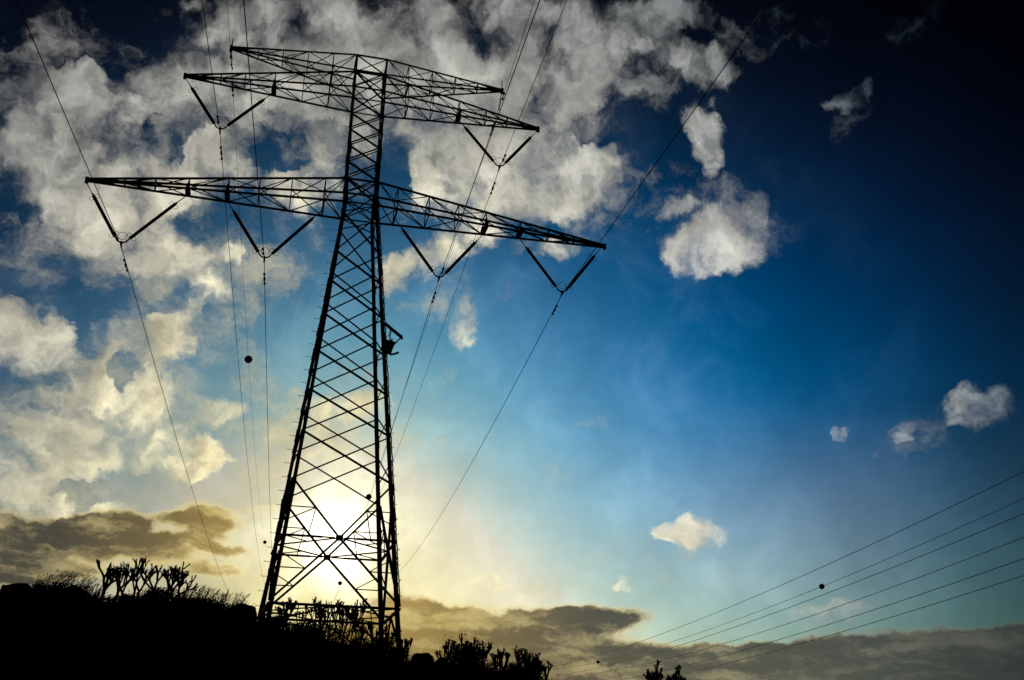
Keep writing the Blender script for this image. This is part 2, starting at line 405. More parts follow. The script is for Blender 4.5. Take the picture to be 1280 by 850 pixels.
class MB:
    """collects bars, tubes and blades and links them as ONE mesh object"""
    def __init__(self): self.v = []; self.f = []; self.smooth = False

    def box8(self, pts):
        o = len(self.v); self.v += [Vector(p) for p in pts]
        self.f += [tuple(o + i for i in q) for q in ((0, 3, 2, 1), (4, 5, 6, 7), (0, 1, 5, 4), (1, 2, 6, 5), (2, 3, 7, 6), (3, 0, 4, 7))]

    def frame(self, p, q, up=None):
        d = (Vector(q) - Vector(p)).normalized()
        u = Vector(up) if up is not None else Vector((0, 0, 1))
        if abs(d.dot(u)) > 0.97: u = Vector((1, 0, 0))
        s = d.cross(u).normalized(); t = s.cross(d).normalized()
        return d, s, t

    def bar(self, p, q, w, h=None, up=None):
        """rectangular bar"""
        p, q = Vector(p), Vector(q); h = h or w
        d, s, t = self.frame(p, q, up)
        a, b = s * w * .5, t * h * .5
        self.box8([p - a - b, p + a - b, p + a + b, p - a + b, q - a - b, q + a - b, q + a + b, q - a + b])

    def angle(self, p, q, w, th, up=None, sx=1, sy=1):
        """L-section steel angle, its heel on the line p-q"""
        p, q = Vector(p), Vector(q)
        d, s, t = self.frame(p, q, up)
        s = s * sx; t = t * sy
        prof = [(0, 0), (w, 0), (w, th), (th, th), (th, w), (0, w)]
        o = len(self.v)
        for c in (p, q): self.v += [c + s * x + t * y for x, y in prof]
        for i in range(6):
            j = (i + 1) % 6; self.f.append((o + i, o + j, o + 6 + j, o + 6 + i))
        self.f.append((o, o + 3, o + 2, o + 1)); self.f.append((o, o + 5, o + 4, o + 3))
        self.f.append((o + 6, o + 7, o + 8, o + 9)); self.f.append((o + 6, o + 9, o + 10, o + 11))

    def tube(self, pts, r, n=6, caps=True, closed=False):
        """tube along pts; r is a number or one radius per point"""
        pts = [Vector(p) for p in pts]; k = len(pts); rr = r if isinstance(r, (list, tuple)) else [r] * k
        o = len(self.v); s = None
        for i, p in enumerate(pts):
            if closed: d = pts[(i + 1) % k] - pts[i - 1]
            else: d = pts[min(i + 1, k - 1)] - pts[max(i - 1, 0)]
            d.normalize()
            if s is None:
                s = d.cross(Vector((0, 0, 1)) if abs(d.z) < .9 else Vector((1, 0, 0))).normalized()
            else:
                s = (s - d * s.dot(d)).normalized()
            t = d.cross(s)
            for a in range(n):
                w = 2 * math.pi * a / n
                self.v.append(p + (s * math.cos(w) + t * math.sin(w)) * rr[i])
        for i in range(k if closed else k - 1):
            for a in range(n):
                b = (a + 1) % n; i2 = (i + 1) % k
                self.f.append((o + i * n + a, o + i * n + b, o + i2 * n + b, o + i2 * n + a))
        if caps and not closed:
            self.f.append(tuple(o + a for a in range(n - 1, -1, -1))); self.f.append(tuple(o + (k - 1) * n + a for a in range(n)))

    def ring(self, c, axis, R_, r, n=14, m=5, a0=0, a1=2 * math.pi):
        axis = Vector(axis).normalized(); s = axis.orthogonal().normalized(); t = axis.cross(s)
        full = abs(a1 - a0 - 2 * math.pi) < 1e-6
        pts = [Vector(c) + (s * math.cos(a0 + (a1 - a0) * i / n) + t * math.sin(a0 + (a1 - a0) * i / n)) * R_ for i in range(n if full else n + 1)]
        self.tube(pts, r, m, closed=full)

    def plate(self, pts, th):
        """flat polygon given thickness th"""
        pts = [Vector(p) for p in pts]; nrm = (pts[1] - pts[0]).cross(pts[2] - pts[0]).normalized() * th * .5
        o = len(self.v); k = len(pts)
        self.v += [p - nrm for p in pts] + [p + nrm for p in pts]
        self.f.append(tuple(o + i for i in range(k - 1, -1, -1))); self.f.append(tuple(o + k + i for i in range(k)))
        for i in range(k):
            j = (i + 1) % k; self.f.append((o + i, o + j, o + k + j, o + k + i))

    def blade(self, p, q, r, w, side):
        """leaf: a bent two-piece blade p -> q -> r"""
        o = len(self.v); s = Vector(side).normalized() * w * .5
        self.v += [Vector(p) - s * .5, Vector(p) + s * .5, Vector(q) + s, Vector(q) - s, Vector(r)]
        self.f += [(o, o + 1, o + 2, o + 3), (o + 3, o + 2, o + 4)]

    def build(self, name, m, parent=None, smooth=False, loc=None):
        me = bpy.data.meshes.new(name)
        off = Vector(loc) if loc is not None else Vector((0, 0, 0))
        me.from_pydata([v - off for v in self.v], [], self.f); me.validate(); me.update()
        if smooth or self.smooth:
            me.polygons.foreach_set('use_smooth', [True] * len(me.polygons))
        me.materials.append(m)
        o = bpy.data.objects.new(name, me); COL.objects.link(o)
        if loc is not None: o.location = off
        if parent is not None: o.parent = parent
        return o


def tag(o, label=None, cat=None, group=None, kind=None):
    if label: o['label'] = label
    if cat: o['category'] = cat
    if group: o['group'] = group
    if kind: o['kind'] = kind
    return o


def empty(name, loc, rz=0.0):
    o = bpy.data.objects.new(name, None); COL.objects.link(o)
    o.location = loc; o.rotation_euler = (0, 0, rz); o.empty_display_size = 0.5
    return o


def copy_tree(o, parent=None):
    c = o.copy(); COL.objects.link(c)
    if parent is not None: c.parent = parent
    for ch in [x for x in bpy.data.objects if x.parent == o]:
        copy_tree(ch, c)
    return c


def lerp(a, b, t): return Vector(a) * (1 - t) + Vector(b) * t


# ================================================================== terrain
CREST_Y = 43.5
CREST = [(-26.58, 6.43), (-22.07, 6.2), (-20.17, 6.2), (-18.26, 6.23), (-16.97, 6.1), (-15.98, 5.9), (-14.71, 5.89), (-13.46, 5.97), (-11.84, 5.75), (-10.54, 5.47), (-9.89, 5.26), (-7.96, 4.78), (-6.04, 4.39), (-4.13, 3.82), (-2.25, 3.55), (0.24, 3.3), (2.1, 2.94), (5.17, 2.5), (11.3, 2.19), (19.85, 1.91), (29.62, 1.78)]


def crest(x):
    if x <= CREST[0][0]:
        return CREST[0][1]
    for (a, b), (c, d) in zip(CREST, CREST[1:]):
        if x <= c:
            t = (x - a) / (c - a); return b + (d - b) * t
    return CREST[-1][1]


def ground_h(x, y, rough=True):
    r = math.hypot(x, y)
    n = 0.0
    if rough:
        n = noise.fractal(Vector((x * .35, y * .35, 0)), 1.0, 2.0, 5) * 0.10
        n += noise.fractal(Vector((x * .06, y * .06, 4)), 1.0, 2.0, 3) * 0.15 * min(1, r / 15)
    if y <= 2:
        h = -1.62 - max(0, -y - 6) * 0.06
        return max(h, -30) + n * .5
    if y < CREST_Y:
        t = (y - 2) / (CREST_Y - 2)
        xr = x * CREST_Y / max(y, 8.0)
        c = crest(max(-40, min(60, xr)))
        ease = t ** 1.35
        return -1.62 + (c + 1.62) * ease + n * (0.5 if y > 36 else 1)
    c = crest(x)
    d = y - CREST_Y
    h = c - 0.010 * d - 0.000004 * max(0, d - 8) ** 2
    if d > 14: h -= (d - 14) * 0.07
    return max(h, -70) + n


def build_ground():
    def axis(lim, fine0, fine1, step):
        a = []; v = fine0
        while v <= fine1 + 1e-6: a.append(v); v += step
        s = step; v = fine1
        while v < lim: s *= 1.35; v += s; a.append(v)
        s = step; v = fine0; lo = []
        while v > -lim: s *= 1.35; v -= s; lo.append(v)
        return lo[::-1] + a
    xs = axis(6000, -26, 26, 0.4); ys = axis(6000, -4, 60, 0.4)
    vs = [(x, y, ground_h(x, y)) for y in ys for x in xs]
    nx = len(xs)
    fs = [(j * nx + i, j * nx + i + 1, (j + 1) * nx + i + 1, (j + 1) * nx + i) for j in range(len(ys) - 1) for i in range(nx - 1)]
    me = bpy.data.meshes.new('ground'); me.from_pydata(vs, [], fs); me.update()
    me.polygons.foreach_set('use_smooth', [True] * len(me.polygons))
    me.materials.append(M_SOIL)
    o = bpy.data.objects.new('ground', me); COL.objects.link(o)
    tag(o, 'dark stony hillside rising from the viewer to the foot of the pylon', kind='structure')


build_ground()

# ================================================================== pylon
TX, TY, YAW = -7.8423, 48.1545, R(13.4535)
RZ = Matrix.Rotation(YAW, 3, 'Z')
T0 = Vector((TX, TY, 0))
BASE_Z = 4.2
W2 = lambda p: T0 + RZ @ Vector(p)                       # pylon axes (x along the arms, y along the line) to world
PROF = [(3.0, 3.09, 2.98), (6.1417, 2.7672, 2.6726), (26.0056, 0.8281, 0.95), (27.4293, 0.8359, 0.75), (32.2708, 0.8343, 0.684), (34.9553, 0.8212, 0.671)]

zA, zB, zU1, zE, zU2, zT = 26.0056, 27.4293, 32.2708, 33.3978, 33.8929, 34.9553
zR, zK, zX = 6.1417, 9.02, 11.55


def width(z):
    for (a, b, c), (d, e, f_) in zip(PROF, PROF[1:]):
        if z <= d:
            t = (z - a) / (d - a); return b + (e - b) * t, c + (f_ - c) * t
    return PROF[-1][1:]


def K(sx, sy, z):
    a, b = width(z); k = max(0.0, min(1.2, (zA - z) / (zA - zR))) ** 0.7
    dx = (0.15 if sy < 0 else -0.13) * k if sx < 0 else 0.0      # left legs stand slightly askew on the slope
    return Vector((sx * a + dx, sy * b, z - BASE_Z))


tower = empty('transmission_tower', (TX, TY, BASE_Z), YAW)
tag(tower, 'tall steel lattice power pylon with two wide crossarms, backlit on the hillside', 'pylon')
CORN = ((-1, -1), (1, -1), (1, 1), (-1, 1))
FACES = (((-1, -1), (1, -1)), ((1, -1), (1, 1)), ((1, 1), (-1, 1)), ((-1, 1), (-1, -1)))
LOWZ = [zX, 13.78, 15.78, 17.75, 19.68, 21.50, 23.15, zA - .6, zA]


def foot_z(sx, sy):
    p = W2(K(sx, sy, 4.5) + Vector((0, 0, BASE_Z)))
    return ground_h(p.x, p.y) - 0.25


for sx, sy in CORN:
    mb = MB()
    zs = [foot_z(sx, sy), zR, zK, zX, 16.0, 21.0, zA, zB, 30.0, zU1, zT]
    ws = [w_ * (.88 if sx < 0 else 1.0) for w_ in (.215, .205, .20, .19, .18, .165, .15, .115, .10, .095)]
    for i, w in enumerate(ws):
        p, q = K(sx, sy, zs[i]), K(sx, sy, zs[i + 1])
        d = (q - p).normalized()
        # two flanges of the leg angle, turned inwards
        u = Vector((-sx, 0, 0)); u = (u - d * u.dot(d)).normalized()
        v = Vector((0, -sy, 0)); v = (v - d * v.dot(d)).normalized()
        th = .026
        for a, b in ((u, v), (v, u)):
            mb.box8([p, p + a * w, p + a * w + b * th, p + b * th, q, q + a * w, q + a * w + b * th, q + b * th])
    # bolted splice plates
    for z in (zK + 1.2, 14.6, 18.7, 22.4, zA + .2, 29.2):
        p, q = K(sx, sy, z - .3), K(sx, sy, z + .3)
        o_ = Vector((sx * .012, sy * .012, 0))
        mb.bar(p + o_ + Vector((-sx * .09, 0, 0)), q + o_ + Vector((-sx * .09, 0, 0)), .03, .15, up=(1, 0, 0))
        mb.bar(p + o_ + Vector((0, -sy * .09, 0)), q + o_ + Vector((0, -sy * .09, 0)), .15, .03, up=(1, 0, 0))
    leg = mb.build('leg', M_STEEL, tower)
    # concrete footing under the leg
    z0 = foot_z(sx, sy)
    # step bolts on the two legs that carry the climbing route
    if (sx, sy) in ((-1, 1), (1, -1)):
        z = zR + .55; k = 0
        first = None
        while z < (31.5 if sx < 0 else 24):
            p = K(sx, sy, z)
            L = .26 if sx < 0 else .13
            if first is None or True:
                st = MB()
                st.tube([p, p + Vector((sx * L, 0, .0)), p + Vector((sx * L, 0, .055))], .013, 5)
                st.build('step_bolt', M_STEEL, leg)
            z += .66 if z < 20 else .60
            k += 1
    if (sx, sy) == (1, -1):
        cl = MB()
        for i in range(46):
            z = zR + .2 + i * .45
            if z > zA: break
            p = K(sx, sy, z) + Vector((.030 + .012 * (i % 3), -.03, 0)); q = K(sx, sy, z + .455) + Vector((.025, -.03, 0))
            cl.bar(p, q, .05, .05)
        cl.build('cable_cover', M_STEEL, leg)

# ---- body bracing, one lattice per face and storey
DT, DN = .112, .078        # heavy and light brace widths


def panel(mb, a, b, z0, z1, w1, w2):
    mb.bar(K(*a, z1), K(*b, z0), w1, w1 * .7)
    mb.bar(K(*b, z1), K(*a, z0), w2, w2 * .7)


for fi, (a, b) in enumerate(FACES):
    side = fi in (1, 3)
    mb = MB()
    for z0, z1 in zip(LOWZ[:-2], LOWZ[1:-1]):
        if side:
            mb.bar(K(*a, z0), K(*b, z1), .055, .045)
            mb.bar(K(*a, (z0 + z1) / 2), K(*b, (z0 + z1) / 2), .04, .04)
        else:
            panel(mb, a, b, z0, z1, DT if fi == 0 else DN, DN)
    # last panel up to the waist
    panel(mb, a, b, LOWZ[-2], zA, .06, .06)
    mb.build('body_bracing', M_STEEL, tower)

    mb = MB()                                     # bottom storey: great X, K-struts and sub-braces
    c = (K(*a, zK) + K(*b, zK)) * .5
    zb = zR + .12
    for s_, t_ in ((a, b), (b, a)):
        top, mid, bot = K(*s_, zX), K(*s_, zK), K(*s_, zb)
        mb.bar(top, c, .12, .085); mb.bar(bot, c, .13, .09)
        mb.bar(mid, lerp(mid, c, .70), .12, .08)
        mb.bar(lerp(mid, c, .62), lerp(mid, c, .92), .075, .06)
        m1 = lerp(top, c, .5); m2 = lerp(bot, c, .5)
        mb.bar(m1, K(*s_, m1.z + BASE_Z), .05, .04)
        mb.bar(m1, K(*s_, (m1.z + BASE_Z + zK) / 2), .05, .04)
        mb.bar(lerp(top, c, .98), lerp(top, c, 1.0), .12, .10)
        mb.bar(m2, K(*s_, m2.z + BASE_Z), .055, .045)
        mb.bar(m2, K(*s_, (m2.z + BASE_Z + zK) / 2), .05, .04)
        mb.bar(m1, lerp(mid, c, .45), .045, .04)
    pl = (K(*b, zK) - K(*a, zK)).normalized()
    mb.plate([c - pl * .16 + Vector((0, 0, -.13)), c + pl * .16 + Vector((0, 0, -.13)), c + pl * .16 + Vector((0, 0, .13)), c - pl * .16 + Vector((0, 0, .13))], .03)
    mb.build('base_bracing', M_STEEL, tower)

    mb = MB()                                     # ring beam and leg-extension struts
    ra, rb = K(*a, zR), K(*b, zR); rc = (ra + rb) * .5
    mb.bar(ra, rb, .12, .10)
    for s_ in (a, b):
        mb.bar(rc, K(*s_, foot_z(*s_) + .35), .085, .065)
        m3 = lerp(rc, K(*s_, foot_z(*s_) + .35), .55)
        mb.bar(m3, K(*s_, m3.z + BASE_Z), .05, .045)
        mb.bar(m3, lerp(rc, K(*s_, zR), .55), .05, .045)
    mb.build('ring_beam', M_STEEL, tower)

    mb = MB()                                     # upper body
    heavy = .10 if fi == 0 else .075 if fi == 2 else .045
    mb.bar(K(*a, zA), K(*b, zA), .07, .06); mb.bar(K(*a, zB), K(*b, zB), .09, .08)
    panel(mb, a, b, zA, zB, .105 if fi == 0 else .07, .085 if fi == 0 else .05)
    zz = [zB + (zU1 - zB) * i / 5 for i in range(6)]
    for z0, z1 in zip(zz, zz[1:]): panel(mb, a, b, z0, z1, heavy, .06 if fi in (0, 2) else .04)
    mb.bar(K(*a, zU1), K(*b, zU1), .05, .05)
    panel(mb, a, b, zU1, zU2, heavy, .055); mb.bar(K(*a, zU2), K(*b, zU2), .08, .07)
    panel(mb, a, b, zU2, zT, .07, .045); mb.bar(K(*a, zT), K(*b, zT), .08, .07)
    mb.build('upper_bracing', M_STEEL, tower)

# diaphragms: diamonds between the face centres
for z, w in ((zK, .075), (zR, .07)):
    mb = MB()
    cs = [(K(*a, z) + K(*b, z)) * .5 for a, b in FACES]
    for i in range(4): mb.bar(cs[i], cs[(i + 1) % 4], w, w * .7)
    for i in range(4):
        cm = (cs[i] + cs[i - 1]) * .5
        mb.bar(cm, K(*FACES[i][0], z), .045, .04)
    mb.build('diaphragm', M_STEEL, tower)
for z in (zA, zB, zU2):
    mb = MB()
    mb.bar(K(-1, -1, z), K(1, 1, z), .045, .04); mb.bar(K(1, -1, z), K(-1, 1, z), .045, .04)
    mb.build('plan_bracing', M_STEEL, tower)

# ---- crossarms
ARMS = [  # bottom z, top z, tip z, length, node offsets, chord width, nodes with big gusset plates
    (zA, zB, 25.857, 13.0, [1.82, 3.45, 5.0, 6.48, 8.35, 9.9, 11.3], .102, (3, 4)),
    (zU1, zU2, 32.505, 9.288, [2.05, 3.4, 4.86, 6.35, 7.55], .085, (2,)),
    (zE, zT, 34.615, 7.23, [2.0, 3.3, 4.6, 5.85], .075, ()),
]
TH = .016
for (zb, zt, ztip, L, nodes, cw, gus) in ARMS:
    for s in (-1, 1):
        arm = empty('crossarm', (0, 0, zb - BASE_Z)); arm.parent = tower
        off = Vector((0, 0, BASE_Z - zb))          # arm-local shift
        wx, wyb = width(zb); wxt, wyt = width(zt)
        ch = {}
        for sy in (-1, 1):
            for lv, z, wy in (('b', zb, wyb), ('t', zt, wyt)):
                root = Vector((s * width(z)[0], sy * wy, z - BASE_Z)) + off
                tip = Vector((s * L, sy * .05, ztip - BASE_Z + (.04 if lv == 't' else -.04))) + off
                ch[sy, lv] = (root, tip)
        pt = lambda sy, lv, x: lerp(ch[sy, lv][0], ch[sy, lv][1], (x - abs(ch[sy, lv][0].x)) / (L - abs(ch[sy, lv][0].x)))
        for key, (p, q) in ch.items():
            mb = MB(); mb.bar(p, q, cw, cw * .8); mb.build('chord', M_STEEL, arm)
        mb = MB()
        nd = [wx + .02] + list(nodes)
        lw = .05 if L > 12 else .042
        for i, x in enumerate(nodes):
            for sy in (-1, 1):
                mb.bar(pt(sy, 'b', x), pt(sy, 't', x), lw * 1.15, lw * .9)
            for lv in ('b', 't'):
                mb.bar(pt(-1, lv, x), pt(1, lv, x), lw * (1.9 if (lv == 'b' and i in (0,)) else 1.1), lw * .9)
        for i in range(len(nd)):
            x0 = nd[i]; x1 = nd[i + 1] if i + 1 < len(nd) else L - .35
            mb.bar(pt(-1, 't', x0), pt(-1, 'b', x1), lw * .85, lw * .8) if s > 0 else mb.bar(pt(-1, 'b', x1), pt(-1, 't', x0), lw * .85, lw * .8)
            mb.bar(pt(1, 't', x0), pt(1, 'b', x1), lw, lw * .8) if s > 0 else mb.bar(pt(1, 'b', x0), pt(1, 't', x1), lw * .8, lw * .8)
            if i < len(nd) - 1:
                mb.bar(pt(-1 if i % 2 else 1, 'b', x0), pt(1 if i % 2 else -1, 'b', x1), lw * .9, lw * .8)
                mb.bar(pt(1 if i % 2 else -1, 't', x0), pt(-1 if i % 2 else 1, 't', x1), lw * .7, lw * .7)
        mb.build('lacing', M_STEEL, arm)
        for i in gus:
            x = nodes[i]; gp = MB()
            for sy in (-1, 1):
                a, b = pt(sy, 'b', x), pt(sy, 't', x)
                h = (b - a)
                gp.plate([a + Vector((-.12, 0, 0)), a + Vector((.12, 0, 0)), a + h * .55 + Vector((.05, 0, 0)), a + h * .55 - Vector((.05, 0, 0))], .03)
            gp.plate([lerp(pt(-1, 'b', x), pt(1, 'b', x), t) + Vector((d_, 0, -.03)) for t, d_ in ((0, -.13), (0, .13), (1, .13), (1, -.13))], .03)
            gp.build('gusset_plate', M_STEEL, arm)
        tp = MB(); t_ = Vector((s * L, 0, ztip - BASE_Z)) + off
        tp.bar(t_ - Vector((s * .85, 0, 0)), t_ + Vector((s * .06, 0, 0)), .17, .16)
        tp.bar(t_ + Vector((s * .02, 0, -.18)), t_ + Vector((s * .02, 0, .14)), .13, .16)
        if L < 8:
            tp.bar(t_, t_ + Vector((0, 0, .62)), .045, .045)
        tp.build('tip_plate', M_STEEL, arm)

# equipment bracket bolted to the front right leg: davit, hangers and a control box
p0 = K(1, -1, 19.45)
bk = empty('equipment_bracket', p0); bk.parent = tower
mb = MB()
for y in (-.10, .10): mb.bar(Vector((0, y, .05)), Vector((.90, .45 + y, -.40)), .06, .06)
mb.bar(Vector((.86, .30, -.38)), Vector((.96, .62, -.42)), .10, .08)
mb.bar(Vector((.40, .10, -.20)), Vector((.90, .40, -.47)), .045, .045)
mb.build('davit_arm', M_STEEL, bk)
mb = MB()
mb.bar(Vector((.32, .15, -.12)), Vector((.34, .18, -.98)), .055, .055)
mb.bar(Vector((.88, .45, -.42)), Vector((.54, .25, -.92)), .05, .05)
mb.bar(Vector((.44, .20, -.24)), Vector((.06, .05, -.78)), .03, .03)
mb.build('hanger', M_STEEL, bk)
mb = MB()                                        # control box, tilted, wider at the top
tl = Matrix.Rotation(R(9), 3, 'Y')
mb.box8([tl @ Vector((x, y, z)) + Vector((.16, 0, .04)) for z, g_ in ((-1.42, .05), (-.92, .0)) for x, y in ((.0 + g_, -.14 + g_), (.54 - g_, -.12 + g_), (.54 - g_, .34 - g_), (.04 + g_, .32 - g_))])
bx = mb.build('control_box', M_BOX, bk)
mb = MB()
mb.box8([tl @ Vector((x, y, z)) + Vector((.16, 0, .04)) for z in (-.915, -.875) for x, y in ((.0, -.18), (.55, -.15), (.55, .38), (.0, .35))])
mb.tube([(.40, .1, -.84), (.42, .1, -.70)], .05, 7)
mb.tube([(.06, .0, -.84), (.10, .0, -.74), (.02, .0, -.66)], .03, 5)
mb.build('lid', M_BOX, bx)
mb = MB()
mb.tube([(.36, .1, -1.38), (.44, .1, -1.47), (.60, .15, -1.40), (.78, .18, -1.30)], .055, 7)
mb.tube([(.18, .05, -1.36), (.16, .03, -1.55), (.05, .0, -1.75)], .02, 5)
mb.build('cable_gland', M_BOX, bx)

# ================================================================== V insulator strings
def axisframe(d):
    d = Vector(d).normalized(); s = d.orthogonal().normalized(); return d, s, d.cross(s)


def make_vstring(tops):
    """V string in the plane of the crossarm; origin at the yoke, tops = the two hanging points on the arm"""
    root = empty('insulator_string', (0, 0, 0))
    yk = MB()                                                   # curved yoke
    pts = [Vector((.30 * math.sin(a), 0, .30 - .30 * math.cos(a))) for a in [(-1.15 + 2.3 * i / 12) for i in range(13)]]
    yk.tube(pts, .038, 6)
    yk.tube([(0, -.10, .0), (0, .10, .0)], .05, 6); yk.bar((0, 0, -.16), (0, 0, .02), .06, .09)
    yk.build('yoke', M_STEEL, root)
    rg = MB(); rg.ring((0.0, 0, .34), (0, 1, 0), .20, .012, 18, 5); rg.build('arcing_ring', M_STEEL, root)
    cp = MB(); cp.tube([(0, -.28, -.19), (0, -.12, -.15), (0, .12, -.15), (0, .28, -.19)], [.02, .045, .045, .02], 6)
    cp.build('suspension_clamp', M_STEEL, root)
    for s in (-1, 1):
        top = Vector(tops[0 if s < 0 else 1])
        e0 = pts[-1 if s > 0 else 0]
        d = (top - e0).normalized(); L = (top - e0).length
        a, b = e0 + d * .10, top - d * (.74 if L > 3.2 else .66)
        li = MB(); li.tube([e0, a + d * .02], .035, 6); li.build('suspension_link', M_STEEL, root)
        li = MB(); li.tube([b - d * .02, b + (top - b) * .18, b + (top - b) * .2, top], [.06, .045, .024, .022], 6); li.build('suspension_link', M_STEEL, root)
        n = 26; ips, irs = [], []                                # sheds turned along the rod
        for k in range(n):
            for t, r in ((0, .070), (.40, .092), (.60, .092), (.99, .070)):
                ips.append(lerp(a, b, (k + t) / n)); irs.append(r)
        im = MB(); im.tube(ips, irs, 8); ins = im.build('insulator', M_INS, root)
        for c, sg in ((a + d * .12, 1), (b - d * .10, -1)):
            rm = MB()
            for w in (Vector((0, 1, 0)).cross(d), -Vector((0, 1, 0)).cross(d)):
                w = w.normalized()
                rm.ring(c + w * .135, (0, 1, 0), .105, .011, 12, 5)
                rm.bar(c, c + w * .05, .02, .02)
            rm.build('grading_ring', M_STEEL, ins)
    return root


VS = [  # yoke x, z ; hanging points (x, z) left and right, in pylon axes
    (-11.00, 22.78, -13.0, 25.68, -8.38, 25.72),
    (-4.38, 22.87, -6.48, 25.72, -1.84, 25.86),
    (4.22, 22.94, 1.82, 25.90, 6.47, 25.70),
    (10.67, 22.92, 8.33, 25.72, 12.8, 25.70),
    (-7.25, 29.70, -9.27, 32.36, -4.86, 32.30),
    (7.20, 29.84, 4.86, 32.38, 9.28, 32.40),
]
VLAB = ['V-shaped insulator string under the far left tip of the wide lower crossarm',
        'V-shaped insulator string left of the pylon body, under the inner half of the lower crossarm',
        'V-shaped insulator string just right of the pylon body, under the lower crossarm',
        'V-shaped insulator string under the far right tip of the wide lower crossarm',
        'V-shaped insulator string hanging under the left tip of the upper crossarm',
        'V-shaped insulator string hanging under the right tip of the upper crossarm']
CLAMP = []
for i, (x, z, xa, za, xb, zb_) in enumerate(VS):
    o = make_vstring([(xa - x, 0, za - z), (xb - x, 0, zb_ - z)])
    o.location = W2((x, 0, z)); o.rotation_euler = (0, 0, YAW)
    tag(o, VLAB[i], 'insulator', 'V insulator strings under the crossarms')
    CLAMP.append(W2((x, 0, z - .15)))

# ================================================================== conductors
def wire_pts(C, az0, m0, c0, s0, n, stop=0.0):
    d = Vector((math.sin(R(az0)), math.cos(R(az0)), 0)); out = []
    for i in range(1, n + 1):
        s = s0 * (i / n) ** 1.5
        out.append(C + d * s + Vector((0, 0, m0 * s + c0 * 1e-4 * s * s)))
    return out


def damper(par, a, b, M_):
    """Stockbridge damper: two weights on a short messenger, clamped under the wire between a and b"""
    a, b = Vector(a), Vector(b); d = (b - a).normalized(); c = (a + b) * .5
    mb = MB(); dn = Vector((0, 0, -.09))
    mb.tube([c, c + dn], .02, 5); mb.tube([c + dn - d * .22, c + dn + d * .22], .014, 5)
    for s in (-1, 1): mb.tube([c + dn + d * s * .14, c + dn + d * s * .30], [.05, .06], 7)
    mb.build('vibration_damper', M_, par)


WIRES = [(0, 0, 0, (-10.56, -0.048, 3.24), (-10.43, 0.0872, 3.2), 0.019, 'conductor_wire'), (1, 0, 0, (-11.04, -0.0341, 3.28), (-10.37, 0.062, 3.08), 0.017, 'conductor_wire'), (2, 0, 0, (-11.235, -0.0514, 2.9), (-11.2, 0.0409, 2.95), 0.017, 'conductor_wire'), (3, 0, 0, (-9.18, -0.0013, 4.14), (-11.38, 0.0672, 4.0), 0.02, 'conductor_wire'), (4, 0, 0, (-11.14, -0.0378, 3.5), (-10.49, 0.0623, 3.0), 0.017, 'conductor_wire'), (5, 0, 0, (-11.28, -0.0443, 3.0), (-11.25, 0.0395, 2.9), 0.015, 'conductor_wire'), (None, -7.1, 33.46, (-11.344, -0.0199, 3.588), (-11.32, 0.0542, 3.0), 0.01, 'earth_wire'), (None, 7.1, 33.46, (-11.609, -0.0403, -0.07), (-10.35, 0.035, 3.0), 0.012, 'earth_wire')]
WLAB = ['outermost left wire, from the far left V string of the lower crossarm', 'wire from the inner left V string of the lower crossarm, beside the pylon legs', 'wire from the V string just right of the pylon body', 'outermost right wire, from the far right V string of the lower crossarm', 'wire from the V string under the left tip of the upper crossarm', 'wire from the V string under the right tip of the upper crossarm', 'thin earth wire from the left tip of the topmost crossarm', 'thin earth wire from the right tip of the topmost crossarm']
for k, (src_i, x, z, bk_, fr_, rad, nm) in enumerate(WIRES):
    C = CLAMP[src_i] if src_i is not None else W2((x, 0, z))
    back = wire_pts(C, *bk_, 380, 46); front = wire_pts(C, fr_[0], fr_[1], fr_[2], -240, 40)
    mb = MB()
    mb.tube(front[::-1] + [C] + back, rad, 6)
    w = mb.build(nm, M_WIRE, loc=C)
    tag(w, WLAB[k], 'power line', 'wires strung over the pylon')
    if src_i is not None or True:
        for az0, m0, sg in ((bk_[0], bk_[1], 1), (fr_[0], fr_[1], -1)):
            d = Vector((math.sin(R(az0)), math.cos(R(az0)), 0))
            for s in ((1.55, 2.15) if sg > 0 else (1.35,)):
                q = d * s * sg + Vector((0, 0, m0 * s * sg))
                damper(w, q - d * .1, q + d * .1, M_WIRE)
    if src_i is None:
        # hanger between the arm tip and the earth-wire clamp
        tip = W2((math.copysign(7.23, x), 0, 34.50))
        hb = MB(); hb.tube([tip, lerp(tip, C, .5), C], [.022, .03, .022], 6); hb.ring(lerp(tip, C, .5), (0, 1, 0), .07, .012, 10, 4)
        hb.tube([C + Vector((0, -.2, .02)), C + Vector((0, .2, .02))], .035, 6)
        h = hb.build('wire_hanger', M_STEEL, loc=C)
        tag(h, 'short steel link hanging the earth wire from the %s tip of the topmost crossarm' % ('left' if x < 0 else 'right'), 'link', 'earth wire links')

# second line across the right of the picture
RW = [(62, 0.000253, -0.0995, 31.48, 260.0), (66, 0.00029, -0.1097, 31.6, 279.0), (62, 0.000253, -0.0919, 27.34, 260.0), (66, 0.000296, -0.104, 27.64, 260.0), (60, 0.000262, -0.088, 22.55, 260.0), (64, 0.000239, -0.0832, 22.26, 260.0)]
RLAB = ['uppermost of the six wires crossing the lower right sky', 'second wire from the top at lower right, carrying the two marker balls',
        'third wire from the top of the six at lower right', 'fourth wire from the top of the six at lower right',
        'fifth wire from the top, next to lowest of the six at lower right', 'lowest of the six wires crossing the lower right sky']
a_ = R(-11.0); DR = Vector((math.sin(a_), math.cos(a_), 0)); NR = Vector((DR.y, -DR.x, 0))


def rw_pt(i, s):
    X, c2, c1, c0, smax = RW[i]
    z = c2 * s * s + c1 * s + c0 if s <= smax else (c2 * smax * smax + c1 * smax + c0) - .03 * (s - smax)
    return NR * X + DR * s + Vector((0, 0, z))


